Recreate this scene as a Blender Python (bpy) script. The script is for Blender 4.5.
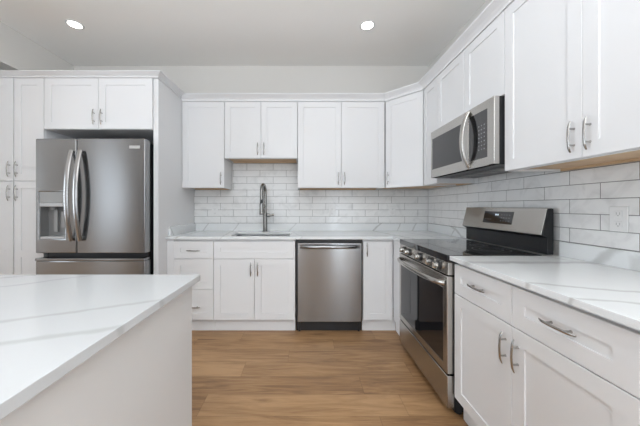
import bpy, bmesh, math, random
from mathutils import Vector, Matrix

I = 0.0254                      # the kitchen is laid out in inches
SC = bpy.context.scene
COL = SC.collection
for o in list(bpy.data.objects):
    bpy.data.objects.remove(o)

# ------------------------------------------------------------------ camera
CAMZ = 47.3
cam_d = bpy.data.cameras.new('camera')
cam = bpy.data.objects.new('camera', cam_d)
COL.objects.link(cam)
cam.location = (0, 0, CAMZ * I)
cam.rotation_euler = (math.pi / 2, 0, 0)
cam_d.sensor_width = 36
cam_d.lens = 36 * 270 / 640
cam_d.shift_x = 14.5 / 640
cam_d.shift_y = -6.5 / 640
cam_d.clip_start = 0.02
SC.camera = cam

# ------------------------------------------------------------------ light and exposure
SC.view_settings.view_transform = 'Standard'
SC.view_settings.look = 'None'
SC.view_settings.gamma = 1
SC.view_settings.use_curve_mapping = False
SC.view_settings.exposure = 0.2
w = bpy.data.worlds.new('world')
SC.world = w
w.use_nodes = True
w.node_tree.nodes['Background'].inputs[0].default_value = (0.92, 0.96, 1.0, 1)
w.node_tree.nodes['Background'].inputs[1].default_value = 1.0


def area(name, loc, rot, sx, sy, power, col=(1, 1, 1)):
    d = bpy.data.lights.new(name, 'AREA')
    d.shape = 'RECTANGLE'
    d.size, d.size_y = sx * I, sy * I
    d.energy = power
    d.color = col
    o = bpy.data.objects.new(name, d)
    COL.objects.link(o)
    o.location = Vector(loc) * I
    o.rotation_euler = rot
    return o


# daylight of unseen windows behind and beside the camera, plus added side fill
WY = -168
CEILZ = 112.3
XRW = 57.4
DAY = (0.80, 0.90, 1.0)
area('daylight_street_window', (-50, WY + 1, 48), (math.pi / 2, 0, 0), 78, 84, 33, DAY)
area('daylight_sidelight_window', (46, WY + 1, 48), (math.pi / 2, 0, 0), 12, 84, 18, DAY)
area('daylight_side_window', (-218, -122, 60), (math.pi / 2, 0, -math.pi / 2), 44, 76, 14, DAY)
area('right_fill_light', (XRW - 1, -85, 50), (math.pi / 2, 0, math.pi / 2), 80, 80, 32, DAY)  # added light to brighten the island end and tall panel
area('left_fill_light', (-218, 18, 56), (math.pi / 2, 0, -math.pi / 2), 84, 76, 76, DAY)  # added fill for the right cabinet run, kept out of the refrigerator's reflection
# added fill lights above and behind the camera, not lamps of the room
FILL = (0.86, 0.93, 1.0)
area('ceiling_fill_kitchen', (12, 34, CEILZ), (0, 0, 0), 26, 40, 5, FILL)
area('ceiling_fill_living', (-70, -50, CEILZ), (0, 0, 0), 60, 60, 4, FILL)
area('bounce_fill_light', (-5, -62, 58), (math.pi, 0, 0), 40, 40, 150, FILL)  # added upward light, bounced off the ceiling like a flash

# ------------------------------------------------------------------ materials


def new_mat(name):
    m = bpy.data.materials.new(name)
    m.use_nodes = True
    nt = m.node_tree
    return m, nt, nt.nodes['Principled BSDF']


def plain(name, col, rough=0.5, metal=0.0, coat=0.0, spec=None, noise=0.0, nscale=6.0):
    m, nt, b = new_mat(name)
    b.inputs['Base Color'].default_value = (*col, 1)
    b.inputs['Roughness'].default_value = rough
    b.inputs['Metallic'].default_value = metal
    b.inputs['Coat Weight'].default_value = coat
    if spec is not None:
        b.inputs['Specular IOR Level'].default_value = spec
    tc = nt.nodes.new('ShaderNodeTexCoord')
    n = nt.nodes.new('ShaderNodeTexNoise')
    n.inputs['Scale'].default_value = nscale
    n.inputs['Detail'].default_value = 3
    nt.links.new(tc.outputs['Object'], n.inputs['Vector'])
    mr = nt.nodes.new('ShaderNodeMapRange')
    mr.inputs[3].default_value = max(0, rough - 0.03 - noise)
    mr.inputs[4].default_value = min(1, rough + 0.03 + noise)
    nt.links.new(n.outputs[0], mr.inputs[0])
    nt.links.new(mr.outputs[0], b.inputs['Roughness'])
    return m


def math_node(nt, op, a, b=None, c=None, clamp=False):
    n = nt.nodes.new('ShaderNodeMath')
    n.operation = op
    n.use_clamp = clamp
    for i, v in enumerate((a, b, c)):
        if v is None:
            continue
        if isinstance(v, (int, float)):
            n.inputs[i].default_value = v
        else:
            nt.links.new(v, n.inputs[i])
    return n.outputs[0]


def steel(name, col=(0.40, 0.395, 0.385), rough=0.23, axis='X', aniso=0.9):
    """brushed stainless steel, brushed along the given axis"""
    m, nt, b = new_mat(name)
    b.inputs['Base Color'].default_value = (*col, 1)
    b.inputs['Metallic'].default_value = 1
    b.inputs['Anisotropic'].default_value = aniso
    tc = nt.nodes.new('ShaderNodeTexCoord')
    mp = nt.nodes.new('ShaderNodeMapping')
    s = {'X': (3, 260, 260), 'Y': (260, 3, 260), 'Z': (260, 260, 3)}[axis]
    mp.inputs['Scale'].default_value = s
    n = nt.nodes.new('ShaderNodeTexNoise')
    n.inputs['Scale'].default_value = 4
    n.inputs['Detail'].default_value = 4
    nt.links.new(tc.outputs['Object'], mp.inputs[0])
    nt.links.new(mp.outputs[0], n.inputs['Vector'])
    mr = nt.nodes.new('ShaderNodeMapRange')
    mr.inputs[3].default_value = rough - 0.006
    mr.inputs[4].default_value = rough + 0.006
    nt.links.new(n.outputs[0], mr.inputs[0])
    nt.links.new(mr.outputs[0], b.inputs['Roughness'])
    tg = nt.nodes.new('ShaderNodeCombineXYZ')
    tg.inputs[2 if axis in 'XY' else 0].default_value = 1
    nt.links.new(tg.outputs[0], b.inputs['Tangent'])
    bp = nt.nodes.new('ShaderNodeBump')
    bp.inputs['Strength'].default_value = 0.0
    bp.inputs['Distance'].default_value = 0.001
    nt.links.new(n.outputs[0], bp.inputs['Height'])
    nt.links.new(bp.outputs[0], b.inputs['Normal'])
    return m


def quartz(name, veins, base=(0.73, 0.745, 0.75), rough=0.13):
    """white quartz with grey veins; vein = (point, through-direction normal, half width, strength[, wobble])
    each vein is the sheet  dot(P - point, n) = 0  in inches, bent by noise"""
    m, nt, b = new_mat(name)
    geo = nt.nodes.new('ShaderNodeNewGeometry')
    sc = nt.nodes.new('ShaderNodeVectorMath')
    sc.operation = 'SCALE'
    sc.inputs['Scale'].default_value = 1 / I
    nt.links.new(geo.outputs['Position'], sc.inputs[0])
    P = sc.outputs[0]
    nz = nt.nodes.new('ShaderNodeTexNoise')
    nz.inputs['Scale'].default_value = 0.16
    nz.inputs['Detail'].default_value = 5
    nt.links.new(P, nz.inputs['Vector'])
    wob = math_node(nt, 'SUBTRACT', nz.outputs[0], 0.5)
    nz2 = nt.nodes.new('ShaderNodeTexNoise')
    nz2.inputs['Scale'].default_value = 0.33
    nz2.inputs['Detail'].default_value = 6
    nt.links.new(P, nz2.inputs['Vector'])
    total = None
    for v in veins:
        p, n, hw, st = v[:4]
        wb = v[4] if len(v) > 4 else 3.0
        n = Vector(n).normalized()
        dp = nt.nodes.new('ShaderNodeVectorMath')
        dp.operation = 'DOT_PRODUCT'
        nt.links.new(P, dp.inputs[0])
        dp.inputs[1].default_value = n
        d = math_node(nt, 'SUBTRACT', dp.outputs['Value'], Vector(p).dot(n))
        d = math_node(nt, 'MULTIPLY_ADD', wob, wb, d)
        d = math_node(nt, 'ABSOLUTE', d)
        wid = math_node(nt, 'MULTIPLY', nz2.outputs[0], 2 * hw)
        mr = nt.nodes.new('ShaderNodeMapRange')
        mr.interpolation_type = 'SMOOTHSTEP'
        nt.links.new(d, mr.inputs[0])
        nt.links.new(math_node(nt, 'MULTIPLY', wid, 0.15), mr.inputs[1])
        nt.links.new(wid, mr.inputs[2])
        mr.inputs[3].default_value = st
        mr.inputs[4].default_value = 0
        total = mr.outputs[0] if total is None else math_node(nt, 'MAXIMUM', total, mr.outputs[0])
    # a very faint cloudiness over the whole slab
    cl = math_node(nt, 'MULTIPLY', math_node(nt, 'SUBTRACT', nz2.outputs[0], 0.5, clamp=True), 0.12)
    total = math_node(nt, 'ADD', total, cl, clamp=True)
    mx = nt.nodes.new('ShaderNodeMix')
    mx.data_type = 'RGBA'
    nt.links.new(total, mx.inputs['Factor'])
    mx.inputs[6].default_value = (*base, 1)
    mx.inputs[7].default_value = (0.36, 0.355, 0.345, 1)
    nt.links.new(mx.outputs[2], b.inputs['Base Color'])
    b.inputs['Roughness'].default_value = rough
    return m


def wood_floor():
    m, nt, b = new_mat('oak_plank_floor')
    geo = nt.nodes.new('ShaderNodeNewGeometry')
    sep = nt.nodes.new('ShaderNodeSeparateXYZ')
    nt.links.new(geo.outputs['Position'], sep.inputs[0])
    X = math_node(nt, 'MULTIPLY', sep.outputs[0], 1 / I)
    Y = math_node(nt, 'MULTIPLY', sep.outputs[1], 1 / I)
    PW, PL = 7.1, 48.0
    yr = math_node(nt, 'DIVIDE', math_node(nt, 'ADD', Y, 3.0), PW)
    row = math_node(nt, 'FLOOR', yr)
    wn = nt.nodes.new('ShaderNodeTexWhiteNoise')
    wn.noise_dimensions = '1D'
    nt.links.new(row, wn.inputs['W'])
    xo = math_node(nt, 'DIVIDE', math_node(nt, 'MULTIPLY_ADD', wn.outputs['Value'], PL, X), PL)
    colid = math_node(nt, 'FLOOR', xo)
    cid = nt.nodes.new('ShaderNodeCombineXYZ')
    nt.links.new(row, cid.inputs[0])
    nt.links.new(colid, cid.inputs[1])
    wn2 = nt.nodes.new('ShaderNodeTexWhiteNoise')
    wn2.noise_dimensions = '3D'
    nt.links.new(cid.outputs[0], wn2.inputs['Vector'])
    # grain coordinates: long in X, shifted per plank
    gc = nt.nodes.new('ShaderNodeCombineXYZ')
    nt.links.new(math_node(nt, 'MULTIPLY', X, 0.05), gc.inputs[0])
    nt.links.new(math_node(nt, 'MULTIPLY', Y, 0.42), gc.inputs[1])
    nt.links.new(math_node(nt, 'MULTIPLY', wn2.outputs['Value'], 50), gc.inputs[2])
    g1 = nt.nodes.new('ShaderNodeTexNoise')
    g1.inputs['Scale'].default_value = 1.0
    g1.inputs['Detail'].default_value = 8
    g1.inputs['Roughness'].default_value = 0.62
    g1.inputs['Distortion'].default_value = 1.2
    nt.links.new(gc.outputs[0], g1.inputs['Vector'])
    gc2 = nt.nodes.new('ShaderNodeCombineXYZ')
    nt.links.new(math_node(nt, 'MULTIPLY', X, 0.22), gc2.inputs[0])
    nt.links.new(math_node(nt, 'MULTIPLY', Y, 5.5), gc2.inputs[1])
    nt.links.new(math_node(nt, 'MULTIPLY', wn2.outputs['Value'], 31), gc2.inputs[2])
    g2 = nt.nodes.new('ShaderNodeTexNoise')
    g2.inputs['Scale'].default_value = 1.0
    g2.inputs['Detail'].default_value = 6
    nt.links.new(gc2.outputs[0], g2.inputs['Vector'])
    # knots
    gk = nt.nodes.new('ShaderNodeCombineXYZ')
    nt.links.new(math_node(nt, 'MULTIPLY', X, 0.045), gk.inputs[0])
    nt.links.new(math_node(nt, 'MULTIPLY', Y, 0.13), gk.inputs[1])
    nt.links.new(math_node(nt, 'MULTIPLY', wn2.outputs['Value'], 17), gk.inputs[2])
    vo = nt.nodes.new('ShaderNodeTexVoronoi')
    vo.inputs['Scale'].default_value = 1.0
    nt.links.new(gk.outputs[0], vo.inputs['Vector'])
    kn = nt.nodes.new('ShaderNodeMapRange')
    kn.interpolation_type = 'SMOOTHSTEP'
    nt.links.new(math_node(nt, 'MULTIPLY_ADD', math_node(nt, 'SUBTRACT', g1.outputs[0], 0.5), 0.35, vo.outputs['Distance']), kn.inputs[0])
    kn.inputs[1].default_value = 0.02
    kn.inputs[2].default_value = 0.24
    kn.inputs[3].default_value = 0.55
    kn.inputs[4].default_value = 0.0
    rp = nt.nodes.new('ShaderNodeValToRGB')
    e = rp.color_ramp.elements
    e[0].position = 0.28
    e[0].color = (0.215, 0.112, 0.05, 1)
    e[1].position = 0.72
    e[1].color = (0.46, 0.275, 0.135, 1)
    k = rp.color_ramp.elements.new(0.5)
    k.color = (0.345, 0.195, 0.09, 1)
    f = math_node(nt, 'MULTIPLY_ADD', math_node(nt, 'SUBTRACT', g2.outputs[0], 0.5), 0.34, g1.outputs[0])
    f = math_node(nt, 'MULTIPLY_ADD', math_node(nt, 'SUBTRACT', wn2.outputs['Value'], 0.5), 0.26, f)
    f = math_node(nt, 'SUBTRACT', f, math_node(nt, 'MULTIPLY', kn.outputs[0], 0.42))
    nt.links.new(f, rp.inputs[0])
    # plank seams
    fy = math_node(nt, 'FRACT', yr)
    ey = math_node(nt, 'MULTIPLY', math_node(nt, 'MINIMUM', fy, math_node(nt, 'SUBTRACT', 1.0, fy)), PW)
    fx = math_node(nt, 'FRACT', xo)
    ex = math_node(nt, 'MULTIPLY', math_node(nt, 'MINIMUM', fx, math_node(nt, 'SUBTRACT', 1.0, fx)), PL)
    seam = nt.nodes.new('ShaderNodeMapRange')
    nt.links.new(math_node(nt, 'MINIMUM', ex, ey), seam.inputs[0])
    seam.inputs[1].default_value = 0.02
    seam.inputs[2].default_value = 0.12
    seam.inputs[3].default_value = 0.72
    seam.inputs[4].default_value = 1.0
    mx = nt.nodes.new('ShaderNodeMix')
    mx.data_type = 'RGBA'
    mx.blend_type = 'MULTIPLY'
    mx.inputs['Factor'].default_value = 1
    nt.links.new(rp.outputs[0], mx.inputs[6])
    cs = nt.nodes.new('ShaderNodeCombineColor')
    for i in range(3):
        nt.links.new(seam.outputs[0], cs.inputs[i])
    nt.links.new(cs.outputs[0], mx.inputs[7])
    nt.links.new(mx.outputs[2], b.inputs['Base Color'])
    b.inputs['Roughness'].default_value = 0.42
    return m


def tile_mat():
    m, nt, b = new_mat('white_marbled_subway_tile')
    geo = nt.nodes.new('ShaderNodeNewGeometry')
    n = nt.nodes.new('ShaderNodeTexNoise')
    n.inputs['Scale'].default_value = 7
    n.inputs['Detail'].default_value = 6
    n.inputs['Distortion'].default_value = 1.5
    nt.links.new(geo.outputs['Position'], n.inputs['Vector'])
    rp = nt.nodes.new('ShaderNodeValToRGB')
    rp.color_ramp.elements[0].position = 0.3
    rp.color_ramp.elements[0].color = (0.66, 0.66, 0.655, 1)
    rp.color_ramp.elements[1].position = 0.5
    rp.color_ramp.elements[1].color = (0.76, 0.76, 0.755, 1)
    nt.links.new(n.outputs[0], rp.inputs[0])
    nt.links.new(rp.outputs[0], b.inputs['Base Color'])
    b.inputs['Roughness'].default_value = 0.16
    return m


def wall_paint(name, col):
    m, nt, b = new_mat(name)
    b.inputs['Base Color'].default_value = (*col, 1)
    b.inputs['Roughness'].default_value = 0.85
    geo = nt.nodes.new('ShaderNodeNewGeometry')
    n = nt.nodes.new('ShaderNodeTexNoise')
    n.inputs['Scale'].default_value = 180
    nt.links.new(geo.outputs['Position'], n.inputs['Vector'])
    bp = nt.nodes.new('ShaderNodeBump')
    bp.inputs['Strength'].default_value = 0.04
    bp.inputs['Distance'].default_value = 0.002
    nt.links.new(n.outputs[0], bp.inputs['Height'])
    nt.links.new(bp.outputs[0], b.inputs['Normal'])
    return m


def plywood():
    m, nt, b = new_mat('raw_birch_plywood')
    geo = nt.nodes.new('ShaderNodeNewGeometry')
    mp = nt.nodes.new('ShaderNodeMapping')
    mp.inputs['Scale'].default_value = (6, 6, 60)
    n = nt.nodes.new('ShaderNodeTexNoise')
    n.inputs['Scale'].default_value = 2
    n.inputs['Detail'].default_value = 5
    nt.links.new(geo.outputs['Position'], mp.inputs[0])
    nt.links.new(mp.outputs[0], n.inputs['Vector'])
    rp = nt.nodes.new('ShaderNodeValToRGB')
    rp.color_ramp.elements[0].color = (0.52, 0.34, 0.19, 1)
    rp.color_ramp.elements[1].color = (0.72, 0.53, 0.35, 1)
    nt.links.new(n.outputs[0], rp.inputs[0])
    nt.links.new(rp.outputs[0], b.inputs['Base Color'])
    b.inputs['Roughness'].default_value = 0.6
    return m


def emit(name, col, strength):
    m, nt, b = new_mat(name)
    b.inputs['Base Color'].default_value = (*col, 1)
    b.inputs['Emission Color'].default_value = (*col, 1)
    b.inputs['Emission Strength'].default_value = strength
    return m


M_WALL = wall_paint('warm_white_wall_paint', (0.68, 0.66, 0.63))
M_WALLF = wall_paint('darkened_front_wall', (0.34, 0.335, 0.33))  # unseen front wall, darkened so the dishwasher reflects less light
M_CEIL = wall_paint('ceiling_paint', (0.90, 0.885, 0.86))
M_FLOOR = wood_floor()
M_TILE = tile_mat()
M_GROUT = plain('grey_grout', (0.21, 0.208, 0.2), 0.9)
M_CAB = plain('white_lacquer', (0.72, 0.72, 0.727), 0.38)
M_CABIN = plain('white_melamine', (0.66, 0.66, 0.65), 0.5)
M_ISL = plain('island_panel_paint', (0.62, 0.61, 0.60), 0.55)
M_PLY = plywood()
M_STEEL_X = steel('brushed_steel_horizontal', (0.29, 0.292, 0.295), axis='X')
M_STEEL_Y = steel('brushed_steel_along_wall', (0.51, 0.495, 0.47), axis='Y')
M_FAUCET = steel('dark_brushed_nickel', (0.27, 0.265, 0.255), 0.25, 'Z', 0.2)
M_STEEL_Z = steel('brushed_steel_vertical', (0.33, 0.325, 0.32), 0.26, 'Z', 0.4)
M_NICKEL = steel('brushed_nickel', (0.40, 0.39, 0.375), 0.27, 'Z', 0.2)
M_CHROME = plain('polished_steel', (0.52, 0.51, 0.485), 0.2, 1.0)
M_BLACK = plain('black_plastic', (0.018, 0.018, 0.02), 0.4)
M_CHAR = plain('charcoal_enamel', (0.012, 0.0125, 0.014), 0.32, spec=0.3)
M_GLASS = plain('black_glass', (0.008, 0.008, 0.01), 0.06, 0.0, 0.6)
M_OVEN = plain('tinted_oven_glass', (0.010, 0.010, 0.012), 0.04, 0.0, 0.0, 0.5)
M_MWGL = plain('microwave_door_glass', (0.018, 0.018, 0.02), 0.15, 0.0, 0.3)
M_GREY = plain('grey_plastic', (0.20, 0.20, 0.20), 0.45)
M_LGREY = plain('light_grey_plastic', (0.42, 0.42, 0.42), 0.4)
M_DGREY = plain('mid_grey_plastic', (0.27, 0.27, 0.265), 0.4)
M_WPLAS = plain('white_plastic', (0.72, 0.72, 0.715), 0.35)
M_MARK = plain('pale_print', (0.22, 0.22, 0.23), 0.5)
M_BADGE = plain('badge_metal', (0.62, 0.62, 0.62), 0.3, 1.0)
M_LAMP = emit('lamp_lens', (1.0, 0.97, 0.92), 9)
M_DISP = emit('lit_display_digits', (0.7, 0.8, 0.9), 0.4)

# ------------------------------------------------------------------ builders


class Frame:
    """local axes: u to the right of the face, v up, n out of the face (inches)"""

    def __init__(s, o, u):
        s.o = Vector(o)
        s.u = Vector(u).normalized()
        s.v = Vector((0, 0, 1))
        s.n = s.u.cross(s.v)

    def p(s, u, v, n):
        return s.o + s.u * u + s.v * v + s.n * n

    def at(s, u=0, v=0, n=0):
        return Frame(s.p(u, v, n), s.u)


WORLD = None


class MB:
    def __init__(s, F=None):
        s.bm = bmesh.new()
        s.F = F

    def P(s, a, b, c):
        # world frame: (x, y, z); local frame: (u, v, n)
        return Vector((a, b, c)) if s.F is None else s.F.p(a, b, c)

    def box(s, a0, a1, b0, b1, c0, c1):
        vs = [s.bm.verts.new(s.P(a, b, c)) for a in (a0, a1) for b in (b0, b1) for c in (c0, c1)]
        for f in ((0, 1, 3, 2), (4, 6, 7, 5), (0, 4, 5, 1), (2, 3, 7, 6), (0, 2, 6, 4), (1, 5, 7, 3)):
            s.bm.faces.new([vs[i] for i in f])
        return s

    def hexa(s, pts):
        """8 points: bottom ring 0-3, top ring 4-7"""
        vs = [s.bm.verts.new(s.P(*p)) for p in pts]
        for f in ((3, 2, 1, 0), (4, 5, 6, 7), (0, 1, 5, 4), (1, 2, 6, 5), (2, 3, 7, 6), (3, 0, 4, 7)):
            s.bm.faces.new([vs[i] for i in f])
        return s

    def prism(s, poly, c0, c1, order='abc'):
        """polygon in two axes swept along the third; order tells which slots get (p0, p1, sweep)"""
        def mk(p, c):
            d = {}
            d[order[0]], d[order[1]], d[order[2]] = p[0], p[1], c
            return s.bm.verts.new(s.P(d['a'], d['b'], d['c']))
        A = [mk(p, c0) for p in poly]
        B = [mk(p, c1) for p in poly]
        n = len(poly)
        s.bm.faces.new(A[::-1])
        s.bm.faces.new(B)
        for i in range(n):
            s.bm.faces.new((A[i], A[(i + 1) % n], B[(i + 1) % n], B[i]))
        return s

    def cells(s, xs, ys, filled, z0, z1, order='abc'):
        """a slab made of grid cells with holes; order maps (x, y, z) to the slots"""
        vm = {}

        def V(i, j, k):
            if (i, j, k) not in vm:
                d = {}
                d[order[0]], d[order[1]], d[order[2]] = xs[i], ys[j], (z0, z1)[k]
                vm[(i, j, k)] = s.bm.verts.new(s.P(d['a'], d['b'], d['c']))
            return vm[(i, j, k)]
        full = {(i, j) for i in range(len(xs) - 1) for j in range(len(ys) - 1) if filled((xs[i] + xs[i + 1]) / 2, (ys[j] + ys[j + 1]) / 2)}
        for (i, j) in full:
            s.bm.faces.new((V(i, j, 1), V(i + 1, j, 1), V(i + 1, j + 1, 1), V(i, j + 1, 1)))
            s.bm.faces.new((V(i, j + 1, 0), V(i + 1, j + 1, 0), V(i + 1, j, 0), V(i, j, 0)))
            for (di, dj, a, b) in ((-1, 0, (i, j + 1), (i, j)), (1, 0, (i + 1, j), (i + 1, j + 1)),
                                   (0, -1, (i, j), (i + 1, j)), (0, 1, (i + 1, j + 1), (i, j + 1))):
                if (i + di, j + dj) not in full:
                    s.bm.faces.new((V(*a, 0), V(*b, 0), V(*b, 1), V(*a, 1)))
        return s

    def tube(s, pts, rad, seg=12, flat=None, up=None):
        """swept tube; rad a number or list; flat=(ra, rb) gives an elliptical section with ra along 'up'"""
        pts = [s.P(*p) for p in pts]
        n = len(pts)
        if not isinstance(rad, (list, tuple)):
            rad = [rad] * n
        rings = []
        ref = None
        for i in range(n):
            t = (pts[min(i + 1, n - 1)] - pts[max(i - 1, 0)]).normalized()
            if ref is None:
                if up is not None:
                    r0 = s.P(*up) - s.P(0, 0, 0)
                else:
                    r0 = Vector((0, 0, 1)) if abs(t.z) < 0.9 else Vector((1, 0, 0))
                ref = (r0 - t * r0.dot(t)).normalized()
            else:
                ref = (ref - t * ref.dot(t)).normalized()
            sd = t.cross(ref)
            ra, rb = (rad[i], rad[i]) if flat is None else (flat[0] * rad[i], flat[1] * rad[i])
            rings.append([s.bm.verts.new(pts[i] + ref * ra * math.cos(2 * math.pi * k / seg) + sd * rb * math.sin(2 * math.pi * k / seg)) for k in range(seg)])
        for a, b in zip(rings, rings[1:]):
            for k in range(seg):
                s.bm.faces.new((a[k], a[(k + 1) % seg], b[(k + 1) % seg], b[k]))
        s.bm.faces.new(rings[0][::-1])
        s.bm.faces.new(rings[-1])
        return s

    def build(s, name, mat, parent=None, bevel=0.0, seg=2, smooth=False, label=None, origin=None):
        bmesh.ops.recalc_face_normals(s.bm, faces=s.bm.faces[:])
        if parent is not None:
            org = Vector(parent['_org'])
        elif origin is not None:
            org = Vector(origin)
        else:
            lo = [min(v.co[i] for v in s.bm.verts) for i in range(3)]
            hi = [max(v.co[i] for v in s.bm.verts) for i in range(3)]
            org = Vector(((lo[0] + hi[0]) / 2, (lo[1] + hi[1]) / 2, lo[2]))
        porg = org
        for v in s.bm.verts:
            v.co = (v.co - org) * I
        me = bpy.data.meshes.new(name)
        s.bm.to_mesh(me)
        s.bm.free()
        me.materials.append(mat)
        if smooth:
            for p in me.polygons:
                p.use_smooth = True
            me.set_sharp_from_angle(angle=math.radians(38))
        o = bpy.data.objects.new(name, me)
        COL.objects.link(o)
        if parent is not None:
            o.parent = parent
        else:
            o.location = porg * I
        o['_org'] = list(org)
        if bevel:
            bv = o.modifiers.new('bevel', 'BEVEL')
            bv.width = bevel * I
            bv.segments = seg
            bv.limit_method = 'ANGLE'
            bv.angle_limit = math.radians(40)
        if label:
            o['label'] = label
        return o


def tag(o, label, cat, group=None):
    o['label'] = label
    o['category'] = cat
    if group:
        o['group'] = group
    return o


def thing(name, label, cat, org, group=None):
    o = bpy.data.objects.new(name, None)
    o.empty_display_size = 0.05
    COL.objects.link(o)
    o.location = Vector(org) * I
    o['_org'] = list(org)
    return tag(o, label, cat, group)


def structure(o):
    o['kind'] = 'structure'
    return o


def shaker(F, w, h, parent, name='door', t=0.75, st=2.4, mat=None, mid=None):
    """five-piece shaker front, lower left corner of its back at F"""
    mb = MB(F)
    bm = mb.bm
    rc, ch, eb = 0.23, 0.04, 0.06

    def ring(i, n):
        return [bm.verts.new(mb.P(*q)) for q in ((i, i, n), (w - i, i, n), (w - i, h - i, n), (i, h - i, n))]
    R = [ring(0, 0), ring(0, t - eb), ring(eb, t), ring(st, t), ring(st + ch, t - rc)]
    for a, b in zip(R, R[1:]):
        for k in range(4):
            bm.faces.new((a[k], a[(k + 1) % 4], b[(k + 1) % 4], b[k]))
    bm.faces.new(R[0][::-1])
    bm.faces.new(R[-1])
    if mid:
        mb.box(st - 0.01, w - st + 0.01, mid, mid + st, t - rc - 0.1, t - 0.002)
    return mb.build(name, mat or M_CAB, parent)


def pull(F, u, v, n, parent, vertical=True, L=5.4):
    """bow pull: curved bar on two posts, centred at (u, v) on the face n"""
    mb = MB(F)
    pts = []
    N = 14
    for i in range(N + 1):
        s = -1 + 2 * i / N
        out = n + 0.78 + 0.26 * (1 - s * s) - 0.16 * max(0, abs(s) - 0.75) / 0.25
        a = s * L / 2
        pts.append((u, v + a, out) if vertical else (u + a, v, out))
    rr = [0.6 + 0.4 * min(1, 4 * (1 - abs(-1 + 2 * i / N))) for i in range(N + 1)]
    mb.tube(pts, rr, 10, flat=(0.21, 0.125), up=(1, 0, 0) if vertical else (0, 1, 0))
    for s in (-1, 1):
        a = s * L * 0.26
        q = (u, v + a) if vertical else (u + a, v)
        mb.tube([(*q, n), (*q, n + 0.2), (*q, n + 0.95)], [0.21, 0.15, 0.15], 10)
    return mb.build('handle', M_NICKEL, parent, smooth=True)


def carcass(F, w, h, depth, parent, toe=0.0, splits=(), rails=(), top=True, ply=False, bottom_v=0.0):
    """open cabinet box with face frame; F is the lower left of the door backs; v from toe"""
    t = 0.7
    if not top:
        MB(F).box(0.02, t, toe, h, -depth, -0.02).build('side_panel', M_CAB, parent)
        MB(F).box(w - t, w - 0.02, toe, h, -depth, -0.02).build('side_panel', M_CAB, parent)
        MB(F).box(t, w - t, toe, toe + t, -depth + 0.3, -0.8).build('bottom_panel', M_CABIN, parent)
        MB(F).box(t, w - t, toe, h, -depth, -depth + 0.3).build('back_panel', M_CABIN, parent)
        mb = MB(F)
        us = [t, t + 0.8] + [v for x in splits for v in (x - 0.9, x + 0.9)] + [w - t - 0.8, w - t]
        vs = [toe, toe + 1.4] + [v for r in rails for v in (r - 0.8, r + 0.8)] + [h - 1.4, h]
        mb.cells(us, vs, lambda a, b: a < t + 0.8 or a > w - t - 0.8 or b < toe + 1.4 or b > h - 1.4 or any(abs(b - r) < 0.8 for r in rails) or (any(abs(a - x) < 0.9 for x in splits) and b < rails[0]), -0.8, -0.02, 'abc')
        return mb.build('face_frame', M_CAB, parent)
    mb = MB(F)
    mb.box(0.02, t, toe, h, -depth, -0.02)
    mb.box(w - t, w - 0.02, toe, h, -depth, -0.02)
    mb.box(t, w - t, toe + (0.6 if ply else 0), toe + t + (0.6 if ply else 0), -depth + 0.3, -0.8)
    if top:
        mb.box(t, w - t, h - t, h, -depth + 0.3, -0.8)
    mb.box(t, w - t, toe + 0.7, h - t, -depth, -depth + 0.3)
    # face frame
    mb.box(t, w - t, toe, toe + 1.4, -0.8, -0.02)
    mb.box(t, w - t, h - 1.4, h, -0.8, -0.02)
    for x in splits:
        mb.box(x - 0.9, x + 0.9, toe + 1.4, h - 1.4, -0.8, -0.02)
    for r in rails:
        mb.box(t, w - t, r - 0.8, r + 0.8, -0.78, -0.03)
    b = mb.build('body', M_CAB, parent)
    if ply:
        pb = MB(F)
        pb.box(t + 0.02, w - t - 0.02, toe + 0.45, toe + 0.595, -depth + 0.02, -0.82)
        pb.box(t + 0.02, w - t - 0.02, toe - 0.0, toe + 0.44, -depth + 0.02, -depth + 0.75)
        pb.build('underside', M_PLY, parent, label='raw tan plywood underside')
    return b


def toekick(F, w, parent, h=4.7, back=1.3):
    mb = MB(F)
    mb.box(0.02, w - 0.02, 0.02, h, -back - 0.6, -back)
    return mb.build('toe_kick', M_CAB, parent)


# ------------------------------------------------------------------ planes of the room (inches)
CEIL = 112.9
XR, YB = 57.4, 126.0          # right wall, back wall
XL = -220.0
YF = WY
XPAN = -51.9                  # right face of the tall panel beside the refrigerator
CT = 36.3                     # worktop height
CTT = 0.95
YBASE = 101.0                 # door faces of the back base run
XBASE = 33.1                  # door faces of the right base run
UB, UT = 55.1, 91.3           # wall cabinet bottom and top
YUP = 113.25                  # door faces of the back wall cabinets
XUP = 44.5
YTALL = 94.7
DT = 0.75
G = 0.14                      # gap between fronts
RF, RN = 91.2, 60.4           # far and near sides of the range and microwave bay

# ------------------------------------------------------------------ shell
structure(MB().box(XL - 4, XR + 4, YF - 4, YB + 4, -3, 0).build('floor', M_FLOOR))
structure(MB().box(XL - 4, XR + 4, YF - 4, YB + 4, CEIL, CEIL + 4).build('ceiling', M_CEIL))
wall_back = structure(MB().box(XL - 4, XR + 4, YB, YB + 4, 0, CEIL).build('wall_back', M_WALL))
mb = MB()
mb.cells([YF - 4, -128, -42, YB], [0, 8, 92, CEIL], lambda y, z: not (-128 < y < -42 and 8 < z < 92), XR, XR + 4, 'bca')
wall_right = structure(mb.build('wall_right', M_WALL))
mb = MB()
ys = [YF, -144, -100, -26, 62, YB]
zs = [0, 20, 100, CEIL]
mb.cells(ys, zs, lambda y, z: not ((-144 < y < -100 or -26 < y < 62) and 20 < z < 100), XL - 4, XL, 'bca')
structure(mb.build('wall_left', M_WALL))
mb = MB()
xs = [XL - 4, -92, -8, 39, 53, XR]
zs = [0, 4, 92, CEIL]
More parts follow.
